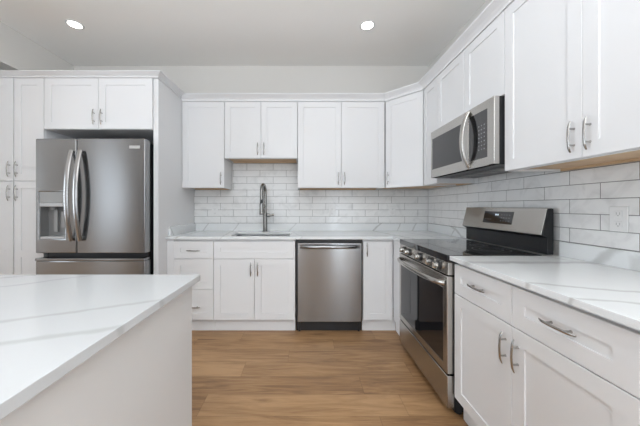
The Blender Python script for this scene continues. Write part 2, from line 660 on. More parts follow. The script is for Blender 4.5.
mb.cells(xs, zs, lambda x, z: not ((-92 < x < -8 or 39 < x < 53) and 4 < z < 92), YF - 4, YF, 'acb')
structure(mb.build('wall_front', M_WALLF))


def window_frame(name, pts):
    """white frame with a middle mullion and glass, set in an opening: pts = (axis, a0, a1, z0, z1, w)"""
    ax, a0, a1, z0, z1, wv = pts
    order = 'acb' if ax == 'x' else 'bca'
    mb = MB()
    mid = (a0 + a1) / 2
    xs = [a0, a0 + 2, mid - 1, mid + 1, a1 - 2, a1]
    zs = [z0, z0 + 2, z1 - 2, z1]
    mb.cells(xs, zs, lambda a, z: a < a0 + 2 or a > a1 - 2 or abs(a - mid) < 1 or z < z0 + 2 or z > z1 - 2, wv - 1, wv + 1, order)
    structure(mb.build(name, M_WPLAS))


window_frame('window_1', ('x', -92, -8, 4, 92, YF - 2.5))
window_frame('window_2', ('x', 39, 53, 4, 92, YF - 2.5))
window_frame('window_3', ('y', -144, -100, 20, 100, XL - 2.5))
window_frame('added_window_right', ('y', -128, -42, 8, 92, XR + 2.5))  # unseen frame around the added right fill light
window_frame('added_window_left', ('y', -26, 62, 20, 100, XL - 2.5))  # unseen frame around the added left fill light
structure(MB().box(-118.5, -114, 74, YB, 0, CEIL).build('added_shade_wall', M_WALL))  # wall stub added to keep the left fill light off the pantry
# dropped header over the left side
structure(MB().box(-113, -108, YF, YB, 98.7, CEIL).build('trim_2', M_WALL))

# crown moulding following the cabinet tops


UT2 = 92.4                    # top of the tall units


def crown(name, path, UT, top=94.0):
    k = (top - UT) / 2.7
    prof = [(-0.6, UT + 0.02), (0.35, UT + 0.02), (0.45, UT + 0.7 * k), (0.9, UT + 1.3 * k), (1.9, UT + 2.1 * k), (2.2, UT + 2.3 * k), (2.2, UT + 2.7 * k), (-0.6, UT + 2.7 * k)]
    bm = bmesh.new()
    n = len(path)
    nor = []
    for i in range(n - 1):
        d = Vector(path[i + 1]) - Vector(path[i])
        d.normalize()
        nor.append(Vector((d.y, -d.x)))     # to the right of travel = into the room
    rings = []
    for i, p in enumerate(path):
        if i == 0:
            m = nor[0]
        elif i == n - 1:
            m = nor[-1]
        else:
            m = (nor[i - 1] + nor[i]).normalized()
            m = m / m.dot(nor[i])
        rings.append([bm.verts.new((p[0] + m.x * o, p[1] + m.y * o, z)) for o, z in prof])
    k = len(prof)
    for a, b in zip(rings, rings[1:]):
        for j in range(k):
            bm.faces.new((a[j], a[(j + 1) % k], b[(j + 1) % k], b[j]))
    bm.faces.new(rings[0])
    bm.faces.new(rings[-1][::-1])
    mb = MB()
    mb.bm.free()
    mb.bm = bm
    return structure(mb.build(name, M_CAB))


crown('trim_1', [(-113.2, YTALL), (XPAN, YTALL), (XPAN, YUP - 0.4)], UT2)
crown('trim_3', [(XPAN + 0.05, YUP), (33.4, YUP), (XUP, 101.9), (XUP, 24)], UT)

# ------------------------------------------------------------------ tiled splashback
TP, TL, TG = 3.08, 12.25, 0.13


def tiles(name, parent, a0, a1, spans, off, axis):
    """running-bond tiles; spans gives (a0, a1, ztop) so the field stops under the cabinets"""
    mb = MB()
    gm = MB()
    wall = YB if axis == 'x' else XR
    th = 0.3

    def put(m, b0, b1, z0, z1, d0, d1):
        if axis == 'x':
            m.box(b0, b1, wall - d1, wall - d0, z0, z1)
        else:
            m.box(wall - d1, wall - d0, b0, b1, z0, z1)
    for (s0, s1, zt) in spans:
        put(gm, s0, s1, 39.53, zt, 0.01, th - 0.07)
        k = 0
        z = 39.65
        while z < zt - 0.2:
            o = off[k % 2]
            x = o + math.floor((s0 - o) / TL) * TL
            while x < s1:
                b0, b1 = max(x + TG / 2, s0), min(x + TL - TG / 2, s1)
                if b1 - b0 > 0.1:
                    put(mb, b0, b1, z, min(z + TP - TG, zt), th - 0.069, th)
                x += TL
            z += TP
            k += 1
    t = mb.build(name, M_TILE, parent, bevel=0.03, seg=1)
    gm.build('grout', M_GROUT, t)
    return t


tiles('subway_tile', wall_back, 0, 0, [(XPAN + 0.05, -34, UB - 0.05), (-34, -3.5, 67.4), (-3.5, XR - 0.35, UB - 0.05)], (-27.3, -21.2), 'x')
tiles('subway_tile', wall_right, 0, 0, [(22, 60.5, UB - 0.05), (60.5, 91.3, 58.5), (91.3, YB - 0.35, UB - 0.05)], (58.4, 52.3), 'y')

# ------------------------------------------------------------------ tall pantry and refrigerator surround
FT = Frame((-113.0, YTALL + DT, 0), (1, 0, 0))
pan = thing('pantry_cabinet', 'tall white shaker pantry cabinet left of the refrigerator', 'cabinet', (-102.4, 110, 0))
carcass(FT, 21.2, UT2, 30, pan, toe=4.7, splits=(10.7,), rails=(56.2,))
toekick(FT, 21.2, pan)
for i, u0 in enumerate((0.07, 10.77)):
    for (v0, v1, hv) in ((5.2, 56.1, 52.0), (56.3, UT2 - 0.05, 60.4)):
        d = shaker(FT.at(u0, v0), 10.36, v1 - v0, pan, mid=24.3 if v0 < 10 else None)
        pull(FT, u0 + (9.2 if i == 0 else 1.2), hv, DT, d)

PT = 1.75
tall = MB().box(XPAN - PT, XPAN, YTALL + 0.6, YB - 0.05, 0.02, UT2).build('tall_end_panel', M_CAB, bevel=0.05)
tag(tall, 'full height white panel beside the right of the refrigerator', 'panel')

FO = Frame((-91.7, YTALL + DT, 0), (1, 0, 0))
W = 91.7 + XPAN - PT - 0.05
over = thing('wall_cabinet', 'white two-door shaker cabinet above the refrigerator', 'cabinet', (-72.5, 110, 74.4))
FO2 = FO.at(0, 74.4)
carcass(FO2, W, UT2 - 74.4, 29.5, over, splits=(W / 2,))
for i, u0 in enumerate((0.07, W / 2 + G / 2)):
    d = shaker(FO2.at(u0, 0.1), W / 2 - 0.14, UT2 - 74.4 - 0.15, over)
    pull(FO2, W / 2 + (1.35 if i else -1.35), 4.2, DT, d)

# ------------------------------------------------------------------ refrigerator
FX0, FX1, FYD, FYB = -91.35, -54.3, 91.3, 95.0
FSP = -77.4
fr = thing('refrigerator', 'stainless steel refrigerator with curved bar handles and ice dispenser', 'refrigerator', (-72.8, 108, 0))
MB().box(FX0 + 0.3, FX1 - 0.2, FYB + 0.3, 122.5, 1.2, 69.6).build('body', M_CHAR, fr, bevel=0.15)
MB().box(FX0 + 0.8, FX1 - 0.8, FYB + 0.5, 120, 0.02, 1.15).build('base', M_BLACK, fr)
FF = Frame((0, FYB, 0), (1, 0, 0))
dth = FYB - FYD
dz0, dz1 = 31.5, 70.3
# left door with the dispenser opening
ou0, ou1, ov0, ov1 = -90.2, -81.4, 36.3, 52.3
mb = MB(FF)
mb.cells([FX0, ou0, ou1, FSP - 0.15], [dz0, ov0, ov1, dz1], lambda u, v: not (ou0 < u < ou1 and ov0 < v < ov1), 0, dth, 'abc')
ld = mb.build('door', M_STEEL_X, fr, bevel=0.35, seg=4, smooth=True, label='narrower left refrigerator door with water and ice dispenser')
mb = MB(FF)
mb.box(FSP + 0.15, FX1, dz0, dz1, 0, dth)
rd = mb.build('door', M_STEEL_X, fr, bevel=0.25, seg=4, smooth=True, label='wide right refrigerator door')
def barhandle(F, a0, a1, u, n0, parent):
    # wide flat curved bar on two end posts
    mb = MB(F)
    N = 24
    pts = [(u, a0 + (a1 - a0) * i / N, n0 + 0.75 + 1.9 * (1 - (-1 + 2 * i / N) ** 2)) for i in range(N + 1)]
    mb.tube(pts, 1.0, 16, flat=(0.85, 0.42), up=(1, 0, 0))
    for a in (a0 + 1.0, a1 - 1.0):
        mb.tube([(u, a, n0 - 0.02), (u, a, n0 + 0.8)], 0.55, 14)
    return mb.build('handle', M_STEEL_Z, parent, smooth=True)


# dispenser: liner, control head, ledge, nozzles, paddle, tray
mb = MB(FF)
mb.box(ou0 + 0.02, ou1 - 0.02, ov0 + 0.02, ov1 - 0.02, 0.1, 0.5)
mb.box(ou0 + 0.02, ou0 + 0.3, ov0 + 0.02, ov1 - 0.02, 0.5, dth - 0.2)
mb.box(ou1 - 0.3, ou1 - 0.02, ov0 + 0.02, ov1 - 0.02, 0.5, dth - 0.2)
dsp = mb.build('dispenser', M_GREY, ld, label='grey recessed water and ice dispenser')
mb = MB(FF)
mb.hexa([(ou0 + .3, 48.6, .5), (ou1 - .3, 48.6, .5), (ou1 - .3, 48.6, dth - .1), (ou0 + .3, 48.6, dth - .1),
         (ou0 + .3, ov1 - .05, .5), (ou1 - .3, ov1 - .05, .5), (ou1 - .3, ov1 - .05, dth + .02), (ou0 + .3, ov1 - .05, dth + .02)])
mb.build('dispenser_control', M_DGREY, ld, bevel=0.06)
MB(FF).box(ou0 + .3, ou1 - .3, 47.2, 48.55, .6, dth + .25).build('dispenser_ledge', M_LGREY, ld, bevel=0.25, seg=3, smooth=True)
mb = MB(FF)
mb.tube([(-86.6, 47.2, 2.2), (-86.6, 46.2, 2.2)], 0.8, 12)
mb.box(-87.2, -86.0, 38.5, 46.4, 0.9, 1.4)
mb.box(-84.8, -82.9, 40.0, 45.6, 0.9, 1.3)
mb.build('dispenser_paddle', M_DGREY, ld, bevel=0.08)
MB(FF).box(ou0 + .35, ou1 - .35, ov0 + .05, ov0 + .8, .55, dth - .15).build('drip_tray', M_LGREY, ld, bevel=0.08)


def bow(F, a0, a1, fixed, n0, out, parent, mat, r, flat, vertical=True, ends=0.6, N=22, pw=0.5):
    """long bowed appliance handle whose ends turn in to the door"""
    mb = MB(F)
    pts = []
    for i in range(N + 1):
        s = -1 + 2 * i / N
        a = a0 + (a1 - a0) * i / N
        n = n0 + out * (1 - abs(s) ** 2.2) ** pw if abs(s) < 1 else n0
        pts.append((fixed, a, n) if vertical else (a, fixed, n))
    mb.tube(pts, r, 14, flat=flat, up=(1, 0, 0) if vertical else (0, 1, 0))
    return mb.build('handle', mat, parent, smooth=True)


barhandle(FF, 35.8, 66.2, -78.7, dth, ld)
barhandle(FF, 35.8, 66.2, -75.7, dth, rd)
# badge: a small raised plate with worn lettering too small to read
mb = MB(FF)
mb.box(-59.6, -56.0, 66.9, 67.9, dth, dth + 0.04)
bd = mb.build('badge', M_BADGE, rd, bevel=0.03, label='small bright maker badge')
for c in range(2):
    mb = MB(FF)
    mb.tube([(FX0 + 1.6 if c == 0 else FX1 - 1.6, 69.65, 2.0), (FX0 + 1.6 if c == 0 else FX1 - 1.6, 70.28, 2.0)], 0.6, 12)
# freezer drawer
dr = MB(FF).box(FX0, FX1, 6.0, 28.9, 0, dth).build('drawer', M_STEEL_X, fr, bevel=0.3, seg=3, smooth=True, label='freezer drawer below the doors')
mb = MB(FF)
mb.cells([FX0 + 0.05, FX0 + 1.6, FX1 - 1.6, FX1 - 0.05], [0.5, dth - 1.0, dth + 0.35], lambda u, n: u < FX0 + 1.6 or u > FX1 - 1.6 or n > dth - 1.0, 28.95, 29.8, 'acb')
mb.build('handle', M_STEEL_X, dr, bevel=0.2, seg=3, smooth=True, label='full width steel lip of the freezer drawer')
MB(FF).box(FX0 + 1.0, FX1 - 1.0, 29.0, 31.4, -0.2, 0.4).build('gasket', M_BLACK, fr)
MB(FF).box(FX0 + 0.6, FX1 - 0.6, 1.2, 5.6, -0.2, 1.5).build('grille', M_CHAR, fr)

# ------------------------------------------------------------------ back base run
FB = Frame((0, YBASE + DT, 0), (1, 0, 0))
BT = 35.0                                   # carcass top
BD = 24.1


def front_rows(F, w, rows, parent):
    for (v0, v1, hnd) in rows:
        d = shaker(F.at(0.07, v0), w - 0.14, v1 - v0, parent, 'drawer')
        if hnd:
            pull(F, w / 2, (v0 + v1) / 2 - (0.1 if v1 - v0 < 8 else 0.75), DT, d, False, 5.2)


db = thing('base_cabinet', 'white three-drawer base cabinet between tall panel and sink cabinet', 'cabinet', (-41.9, 114, 0))
FD = FB.at(-49.3)
carcass(FD, 14.9, BT, BD, db, toe=4.7, rails=(27.7, 16.2))
front_rows(FD, 14.9, ((27.75, 34.2, True), (16.3, 27.6, True), (4.85, 16.15, True)), db)
toekick(FB.at(-51.8), 17.4, db)
MB(FB).box(-51.85, -49.32, 4.7, BT, -0.6, DT - 0.1).build('filler_strip', M_CAB, db)

sb = thing('sink_base_cabinet', 'white sink base cabinet with false front and two doors', 'cabinet', (-19.1, 114, 0))
FS = FB.at(-34.35)
SW = 30.5
carcass(FS, SW, BT, BD, sb, toe=4.7, splits=(SW / 2,), rails=(27.65,), top=False)
shaker(FS.at(0.07, 27.75), SW - 0.14, 6.45, sb, 'false_front')
for i, u0 in enumerate((0.07, SW / 2 + G / 2)):
    d = shaker(FS.at(u0, 4.85), SW / 2 - 0.14, 22.75, sb)
    pull(FS, SW / 2 + (1.3 if i else -1.3)   , 23.9, DT, d, True, 5.2)
toekick(FS, SW, sb)

dw = thing('dishwasher', 'stainless steel dishwasher under the counter right of the sink cabinet', 'dishwasher', (9, 114, 0))
FW = FB.at(-3.75)
MB(FW).box(0.15, 25.2, 4.0, 34.9, -22, -0.3).build('body', M_BLACK, dw)
MB(FW).box(0.3, 25.0, 0.03, 3.9, -2.0, -1.3).build('toe_kick', M_BLACK, dw)
dd = MB(FW).box(0.8, 24.75, 4.2, 33.7, -0.25, 1.0).build('door', M_STEEL_X, dw, bevel=0.18, seg=3, smooth=True)
bow(FW, 1.7, 23.9, 32.3, 0.95, 1.6, dd, M_STEEL_X, 0.66, (0.95, 0.6), False, pw=0.6)
for u in (1.5, 23.9):
    MB(FW).tube([(u, 3.9, -0.8), (u, 0.02, -0.8)], 0.4, 10).build('leg', M_BLACK, dw)

nb = thing('corner_base_cabinet', 'narrow single-door white base cabinet in the corner by the dishwasher', 'cabinet', (32, 112, 0))
FN = FB.at(21.6)
carcass(FN, 11.4, BT, BD, nb, toe=4.7)
d = shaker(FN.at(0.07, 4.85), 10.6, 29.3, nb)
pull(FN, 1.35, 31.2, DT, d, True, 5.2)
mbk = MB(FN)
mbk.box(0.02, 12.7, 0.02, 4.7, -1.9, -1.3)
mbk.build('toe_kick', M_CAB, nb)
mb = MB()
mb.box(XBASE, XBASE + 0.7, RF + 0.25, YBASE + DT - 0.0, 4.7, 34.9)
mb.box(XBASE + 0.7, XR - 0.5, RF + 0.25, RF + 0.95, 4.7, 34.9)
mb.box(XBASE + 1.3, XBASE + 1.9, RF + 0.25, YBASE + DT + 1.3, 0.02, 4.7)
mb.build('return_panel', M_CAB, nb, label='plain white return panel beside the range')

# ------------------------------------------------------------------ right base run
FRt = Frame((XBASE + DT, RN - 0.35, 0), (0, -1, 0))
rb = thing('base_cabinet', 'white base cabinet right of the range with two drawers over two doors', 'cabinet', (46, 43, 0))
RW = 33.4
carcass(FRt, RW, BT, XR - XBASE - DT - 0.2, rb, toe=4.7, splits=(RW / 2,), rails=(28.1,))
for i, u0 in enumerate((0.07, RW / 2 + G / 2)):
    ww = RW / 2 - 0.14
    d = shaker(FRt.at(u0, 28.2), ww, 6.4, rb, 'drawer', st=2.4)
    pull(FRt, u0 + ww / 2, 31.7, DT, d, False, 5.2)
    d = shaker(FRt.at(u0, 5.0), ww, 23.05, rb)
    pull(FRt, RW / 2 + (1.3 if i else -1.3), 24.0, DT, d, True, 5.2)
toekick(FRt, RW + 6, rb)
MB(FRt).box(RW + 0.02, RW + 6, 4.7, BT, -(XR - XBASE - DT - 0.2), DT - 0.05).build('end_panel', M_CAB, rb)

# ------------------------------------------------------------------ worktops
veins_back = [((-46, 120, 38), (1, 0.0, -0.75), 0.35, 0.6, 2), ((-31.5, 120, 38), (1, 0.1, -0.8), 0.3, 0.5, 2), ((-2, 110, 38), (1, 0.25, -0.8), 0.28, 0.4, 2),
              ((33.5, 125, 38), (1, 0.2, -1.1), 0.5, 0.6, 2), ((43.5, 125, 38), (1, 0.2, -0.55), 0.4, 0.55, 2), ((50.5, 125, 38), (1, 0.25, -0.55), 0.4, 0.55, 2),
              ((56, 103, 38), (0, 1, 0.9), 0.4, 0.5, 2)]
M_QB = quartz('white_quartz_back', veins_back)
SX0, SX1, SY0, SY1 = -29.0, -6.2, 103.5, 117.6
CTB = 36.05
cb = thing('countertop', 'L-shaped white veined quartz countertop holding the sink and turning the corner', 'countertop', (0, 113, CT - CTT))
XF = 32.1
mb = MB()
mb.cells([XPAN + 0.03, SX0, SX1, XF, XR - 0.05], [RF + 0.2, YBASE - 1.0, SY0, SY1, YB - 0.05],
         lambda x, y: (y > YBASE - 1.0 or x > XF) and not (SX0 < x < SX1 and SY0 < y < SY1), CTB - CTT, CTB)
mb.build('slab', M_QB, cb, bevel=0.06)
UPH = 39.5
MB().box(XPAN + 0.9, XR - 0.9, YB - 0.85, YB - 0.05, CTB + 0.005, UPH).build('upstand', M_QB, cb, bevel=0.05)
MB().box(XPAN + 0.03, XPAN + 0.85, YBASE + 1, YB - 0.05, CTB + 0.005, UPH).build('upstand', M_QB, cb, bevel=0.05)
MB().box(XR - 0.85, XR - 0.05, RF + 0.2, YB - 0.9, CTB + 0.005, UPH).build('upstand', M_QB, cb, bevel=0.05)

M_QR = quartz('white_quartz_right', [((31.5, 39.2, 36), (0.4, 1, 0.3), 0.65, 0.5, 2), ((31.3, 33, 36), (0.34, 1, 0.3), 0.6, 0.48, 2), ((53, 58, 36), (3.6, 1, 0), 0.5, 0.35, 2),
                                     ((56.6, 50.9, 38), (0, 1, 1.25), 1.1, 0.5, 2.5)])
cr = thing('countertop', 'white veined quartz countertop right of the range under the outlet', 'countertop', (45, 43, CT - CTT))
MB().box(XF, XR - 0.05, 20.0, RN - 0.2, CT - CTT, CT).build('slab', M_QR, cr, bevel=0.06)
MB().box(XR - 0.85, XR - 0.05, 20.0, RN - 0.2, CT + 0.005, UPH).build('upstand', M_QR, cr, bevel=0.05)

# ------------------------------------------------------------------ sink and faucet
sk = thing('sink', 'stainless steel undermount sink set in the back countertop', 'sink', (-17.6, 110.6, 27))
mb = MB()
bm = mb.bm


def rr_ring(x0, x1, y0, y1, r, z, seg=5):
    out = []
    for cx, cy, a0 in ((x1 - r, y1 - r, 0), (x0 + r, y1 - r, 90), (x0 + r, y0 + r, 180), (x1 - r, y0 + r, 270)):
        for k in range(seg + 1):
            a = math.radians(a0 + 90 * k / seg)
            out.append(bm.verts.new((cx + r * math.cos(a), cy + r * math.sin(a), z)))
    return out


zt = CTB - CTT - 0.02
rings = [rr_ring(SX0 - 0.8, SX1 + 0.8, SY0 - 0.8, SY1 + 0.8, 1.2, zt - 0.08), rr_ring(SX0 - 0.8, SX1 + 0.8, SY0 - 0.8, SY1 + 0.8, 1.2, zt),
         rr_ring(SX0 + .05, SX1 - .05, SY0 + .05, SY1 - .05, 0.8, zt), rr_ring(SX0 + .1, SX1 - .1, SY0 + .1, SY1 - .1, 0.8, 27.6),
         rr_ring(SX0 + .6, SX1 - .6, SY0 + .6, SY1 - .6, 0.8, 27.1)]
for a, b in zip(rings, rings[1:]):
    for k in range(len(a)):
        bm.faces.new((a[k], a[(k + 1) % len(a)], b[(k + 1) % len(a)], b[k]))
bm.faces.new(rings[-1])
mb.build('basin', M_STEEL_X, sk, smooth=True)
MB().tube([(-17.6, 111, 27.12), (-17.6, 111, 27.3)], 1.6, 20).build('drain', M_CHROME, sk, smooth=True)

fc = thing('faucet', 'tall steel pull-down kitchen faucet behind the sink', 'faucet', (-18.0, 120.5, CTB))
fx, fy = -18.0, 120.5
mb = MB()
mb.tube([(fx, fy, CTB + 0.01), (fx, fy, CTB + 0.35), (fx, fy, CTB + 0.36), (fx, fy, 44.6)], [1.2, 1.2, 0.95, 0.9], 20)
mb.build('base', M_FAUCET, fc, smooth=True)
pts = [(fx, fy, 44.6), (fx, fy, 50), (fx, fy, 53.6)]
for k in range(1, 13):
    a = math.pi * k / 12
    pts.append((fx - 0.28 * (1 - math.cos(a)), fy - 3.2 + 3.2 * math.cos(a), 53.6 + 3.2 * math.sin(a)))
hx, hy = fx - 0.56, fy - 6.4
pts.append((hx, hy, 51.6))
MB().tube(pts, 0.72, 14).build('spout', M_FAUCET, fc, smooth=True)
mb = MB()
mb.tube([(hx, hy, 51.6), (hx, hy, 50.2)], 0.68, 16)
mb.tube([(hx, hy, 48.6), (hx, hy, 44.4), (hx, hy, 43.8)], [0.8, 0.95, 0.9], 16)
sp = mb.build('spray_head', M_FAUCET, fc, smooth=True)
MB().tube([(hx, hy, 50.2), (hx, hy, 48.6)], 0.6, 14).build('hose_grip', M_BLACK, fc, smooth=True)
MB().tube([(fx - 0.1, fy - 0.5, 47.2), (hx + 0.12, hy + 0.7, 47.2)], 0.36, 12).build('dock_arm', M_FAUCET, fc, smooth=True)
mb = MB()
mb.tube([(fx + 0.8, fy, 43.4), (fx + 1.7, fy, 43.4), (fx + 2.2, fy, 43.4), (fx + 3.9, fy, 43.6)], [0.8, 0.8, 0.62, 0.55], 14)
mb.build('lever', M_FAUCET, fc, smooth=True)

# ------------------------------------------------------------------ wall cabinets, back
FU = Frame((0, YUP + DT, UB), (1, 0, 0))
UD = YB - YUP - DT - 0.32
UH = UT - UB


def wall_cab(label, F, w, h, doors, sides, org, depth=UD, name='wall_cabinet', hv=3.9, gap=0.14):
    t = thing(name, label, 'cabinet', org)
    n = doors
    carcass(F, w, h, depth, t, splits=(w / 2,) if n == 2 else (), ply=True)
    for i in range(n):
        u0 = gap / 2 + i * w / n
        ww = w / n - gap
        d = shaker(F.at(u0, 0.1), ww, h - 0.15, t)
        s = sides[i]
        if s:
            pull(F, u0 + (1.25 if s == 'l' else ww - 1.25), hv, DT, d, True, 5.2)
    return t


wall_cab('white single-door wall cabinet against the tall panel, left of the sink', FU.at(XPAN + 0.1), 17.7, UH, 1, 'r', (-43, 119, UB))
wall_cab('short white two-door wall cabinet over the sink', FU.at(-34.05, 67.5 - UB), 30.7, UT - 67.5, 2, 'rl', (-18.7, 119, 67.5))
wall_cab('white two-door wall cabinet over the dishwasher', FU.at(-3.25), 36.5, UH, 2, 'rl', (15, 119, UB))

# diagonal corner wall cabinet
dg = thing('corner_wall_cabinet', 'white diagonal corner wall cabinet with one door', 'cabinet', (47, 116, UB))
p0 = Vector((33.45, YUP, 0))
p1 = Vector((XUP, 101.95, 0))
uu = (p1 - p0).normalized()
FG = Frame((p0.x, p0.y, UB), uu)
gw = (p1 - p0).length
FGb = FG.at(0, 0, -DT)
q0, q1 = FGb.p(0.03, 0, -0.02), FGb.p(gw - 0.03, 0, -0.02)
poly = [(q0.x, q0.y), (q1.x, q1.y), (XR - 0.4, q1.y), (XR - 0.4, YB - 0.4), (q0.x, YB - 0.4)]
mb = MB()
mb.prism(poly, UB + 0.6, UT, 'abc')
mb.build('body', M_CAB, dg)
q0, q1 = FGb.p(0.5, 0, -0.9), FGb.p(gw - 0.5, 0, -0.9)
MB().prism([(q0.x, q0.y), (q1.x, q1.y), (XR - 0.5, q1.y + 0.5), (XR - 0.5, YB - 0.5), (q0.x + 0.5, YB - 0.5)], UB + 0.45, UB + 0.59).build('underside', M_PLY, dg, label='raw tan plywood underside')
MB(FGb).box(0.05, gw - 0.05, 0, 0.59, -0.8, -0.02).build('bottom_rail', M_CAB, dg)
d = shaker(FGb.at(0.12, 0.1), gw - 0.24, UH - 0.15, dg)
pull(FGb, 1.45, 3.9, DT, d, True, 5.2)

# ------------------------------------------------------------------ wall cabinets, right
URD = XR - XUP - DT - 0.32
FV = Frame((XUP + DT, 101.85, UB), (0, -1, 0))
wall_cab('narrow white wall cabinet between the corner cabinet and the microwave', FV, 101.85 - RF - 0.05, UH, 1, [None], (51, 97, UB), depth=URD)
FM = Frame((XUP + DT, RF, 0), (0, -1, 0))
mc = thing('wall_cabinet', 'short white two-door wall cabinet above the microwave', 'cabinet', (51, 76, 72.4))
MWW = RF - RN
FMC = FM.at(0, 72.4)
carcass(FMC, MWW, UT - 72.4, URD, mc, splits=(MWW / 2,))
for i in range(2):
    shaker(FMC.at(0.07 + i * MWW / 2, 0.1), MWW / 2 - 0.14, UT - 72.4 - 0.15, mc)
FZ = Frame((XUP + DT, RN - 0.03, UB), (0, -1, 0))
wall_cab('white two-door wall cabinet right of the microwave, with the nearest handles', FZ, 33.8, UH, 2, 'rl', (51, 43, UB), depth=URD, hv=3.7, gap=0.05)

# ------------------------------------------------------------------ microwave
mw = thing('microwave', 'stainless over-the-range microwave hanging above the range', 'microwave', (50, 76, 56.8))
MX = 42.3
FMW = Frame((MX, RF - 0.1, 0), (0, -1, 0))
mwl = RF - RN - 0.25
m0, m1 = 56.9, 72.2
MB(FMW).box(0.1, mwl - 0.05, m0 - 0.1, m1 - 0.02, -(XR - MX) + 0.4, -1.3).build('body', M_CHAR, mw, bevel=0.08)
mb = MB(FMW)
wu0, wu1, wv0, wv1 = 0.8, 18.0, 59.6, 69.7
mb.cells([0, wu0, wu1, 20.9], [m0, wv0, wv1, m1], lambda u, v: not (wu0 < u < wu1 and wv0 < v < wv1), -1.25, 0, 'abc')
md = mb.build('door', M_STEEL_Y, mw, bevel=0.12, seg=2, smooth=True)
MB(FMW).box(wu0, wu1, wv0, wv1, -0.9, -0.1).build('window', M_MWGL, md)
mb = MB(FMW)
mb.cells([21.0, 21.2, 28.2, mwl], [m0, 58.9, 70.2, m1], lambda u, v: not (21.2 < u < 28.2 and 58.9 < v < 70.2), -1.25, 0, 'abc')
mcp = mb.build('control_panel', M_STEEL_Y, mw, bevel=0.1, seg=2, smooth=True)
MB(FMW).box(21.2, 28.2, 58.9, 70.2, -0.9, -0.06).build('touch_panel', M_GLASS, mcp)
mb = MB(FMW)
for r in range(7):
    for c in range(3):
        mb.box(24.9 + c * 1.0, 25.35 + c * 1.0, 60.9 + r * 0.95, 61.2 + r * 0.95, -0.055, -0.04)
mb.build('keypad', M_MARK, mcp, label='rows of small pale keypad marks')
bow(FMW, m0 + 0.5, m1 - 0.6, 21.0, 0.1, 1.7, md, M_STEEL_Y, 0.75, (1.05, 0.5), True, pw=0.9)
mb = MB(FMW)
for k in range(4):
    mb.box(3 + k * 6, 8 + k * 6, m0 - 0.5, m0 - 0.12, -9, -5)
mb.build('vent', M_GREY, mw, bevel=0.05)

# ------------------------------------------------------------------ range
rg = thing('range', 'stainless electric range with black glass cooktop and five knobs', 'range', (44, 76, 0))
GX = 31.7
y0r, y1r = RN, RF - 0.05                      # near and far sides
FR = Frame((GX, y1r, 0), (0, -1, 0))
gw_ = y1r - y0r
MB(FR).box(0.1, gw_ - 0.1, 1.2, 34.6, -22.8, -1.7).build('body', M_CHAR, rg)
ct_ = MB(FR).box(0, gw_, 34.8, 36.4, -21.2, -0.1).build('cooktop', M_GLASS, rg, bevel=0.12, seg=3, smooth=True)
mb = MB(FR)
for (u, n, r) in ((8, -5.8, 4.2), (8, -15.5, 3.2), (22.5, -5.8, 3.4), (22.5, -15.5, 4.2), (15.2, -17, 2.2)):
    bm = mb.bm
    K = 40
    for rad in (r, r * 0.62):
        A = [bm.verts.new(FR.p(u + (rad) * math.cos(2 * math.pi * k / K), 36.405, n + (rad) * math.sin(2 * math.pi * k / K))) for k in range(K)]
        B = [bm.verts.new(FR.p(u + (rad - .09) * math.cos(2 * math.pi * k / K), 36.405, n + (rad - .09) * math.sin(2 * math.pi * k / K))) for k in range(K)]
        for k in range(K):
            bm.faces.new((A[k], A[(k + 1) % K], B[(k + 1) % K], B[k]))
mb.build('burner_rings', M_GREY, ct_)
cp = MB(FR)
cp.hexa([(0.05, 31.9, -1.6), (gw_ - 0.05, 31.9, -1.6), (gw_ - 0.05, 31.9, -0.12), (0.05, 31.9, -0.12),
         (0.05, 34.75, -1.6), (gw_ - 0.05, 34.75, -1.6), (gw_ - 0.05, 34.75, -0.25), (0.05, 34.75, -0.25)])
cpo = cp.build('control_panel', M_STEEL_Y, rg, bevel=0.08)
for u in (4.2, 8.2, 15.9, 22.6, 26.4):
    mb = MB(FR)
    MB(FR).tube([(u, 33.3, -0.24), (u, 33.3, 0.2)], 1.12, 22).build('knob_skirt', M_BLACK, cpo, smooth=True)
    mb.tube([(u, 33.3, 0.2), (u, 33.3, 1.1), (u, 33.3, 1.22)], [0.8, 0.74, 0.62], 22)
    mb.box(u - 0.16, u + 0.16, 32.7, 33.9, 1.15, 1.4)
    mb.build('knob', M_CHROME, cpo, smooth=True)
# oven door with a window and a bar handle
mb = MB(FR)
gu0, gu1, gv0, gv1 = 1.6, gw_ - 1.9, 11.6, 28.6
mb.cells([0.05, gu0, gu1, gw_ - 0.05], [9.7, gv0, gv1, 31.6], lambda u, v: not (gu0 < u < gu1 and gv0 < v < gv1), -1.6, 0, 'abc')
od = mb.build('oven_door', M_STEEL_Y, rg, bevel=0.15, seg=3, smooth=True)
MB(FR).box(gu0, gu1, gv0, gv1, -1.2, -0.04).build('window', M_OVEN, od)
bow(FR, 1.0, gw_ - 1.0, 29.9, -0.05, 2.3, od, M_STEEL_Y, 0.6, (1, 0.8), False, pw=0.45)
MB(FR).box(0.05, gw_ - 0.05, 2.1, 9.3, -1.6, -0.02).build('drawer', M_STEEL_Y, rg, bevel=0.15, seg=3, smooth=True, label='flat steel storage drawer below the oven door')
for u in (1.6, gw_ - 1.6):
    for n in (-3.4, -21):
        MB(FR).tube([(u, 1.2, n), (u, 0.6, n), (u, 0.59, n), (u, 0.02, n)], [0.45, 0.45, 0.7, 0.7], 12).build('leg', M_BLACK, rg)
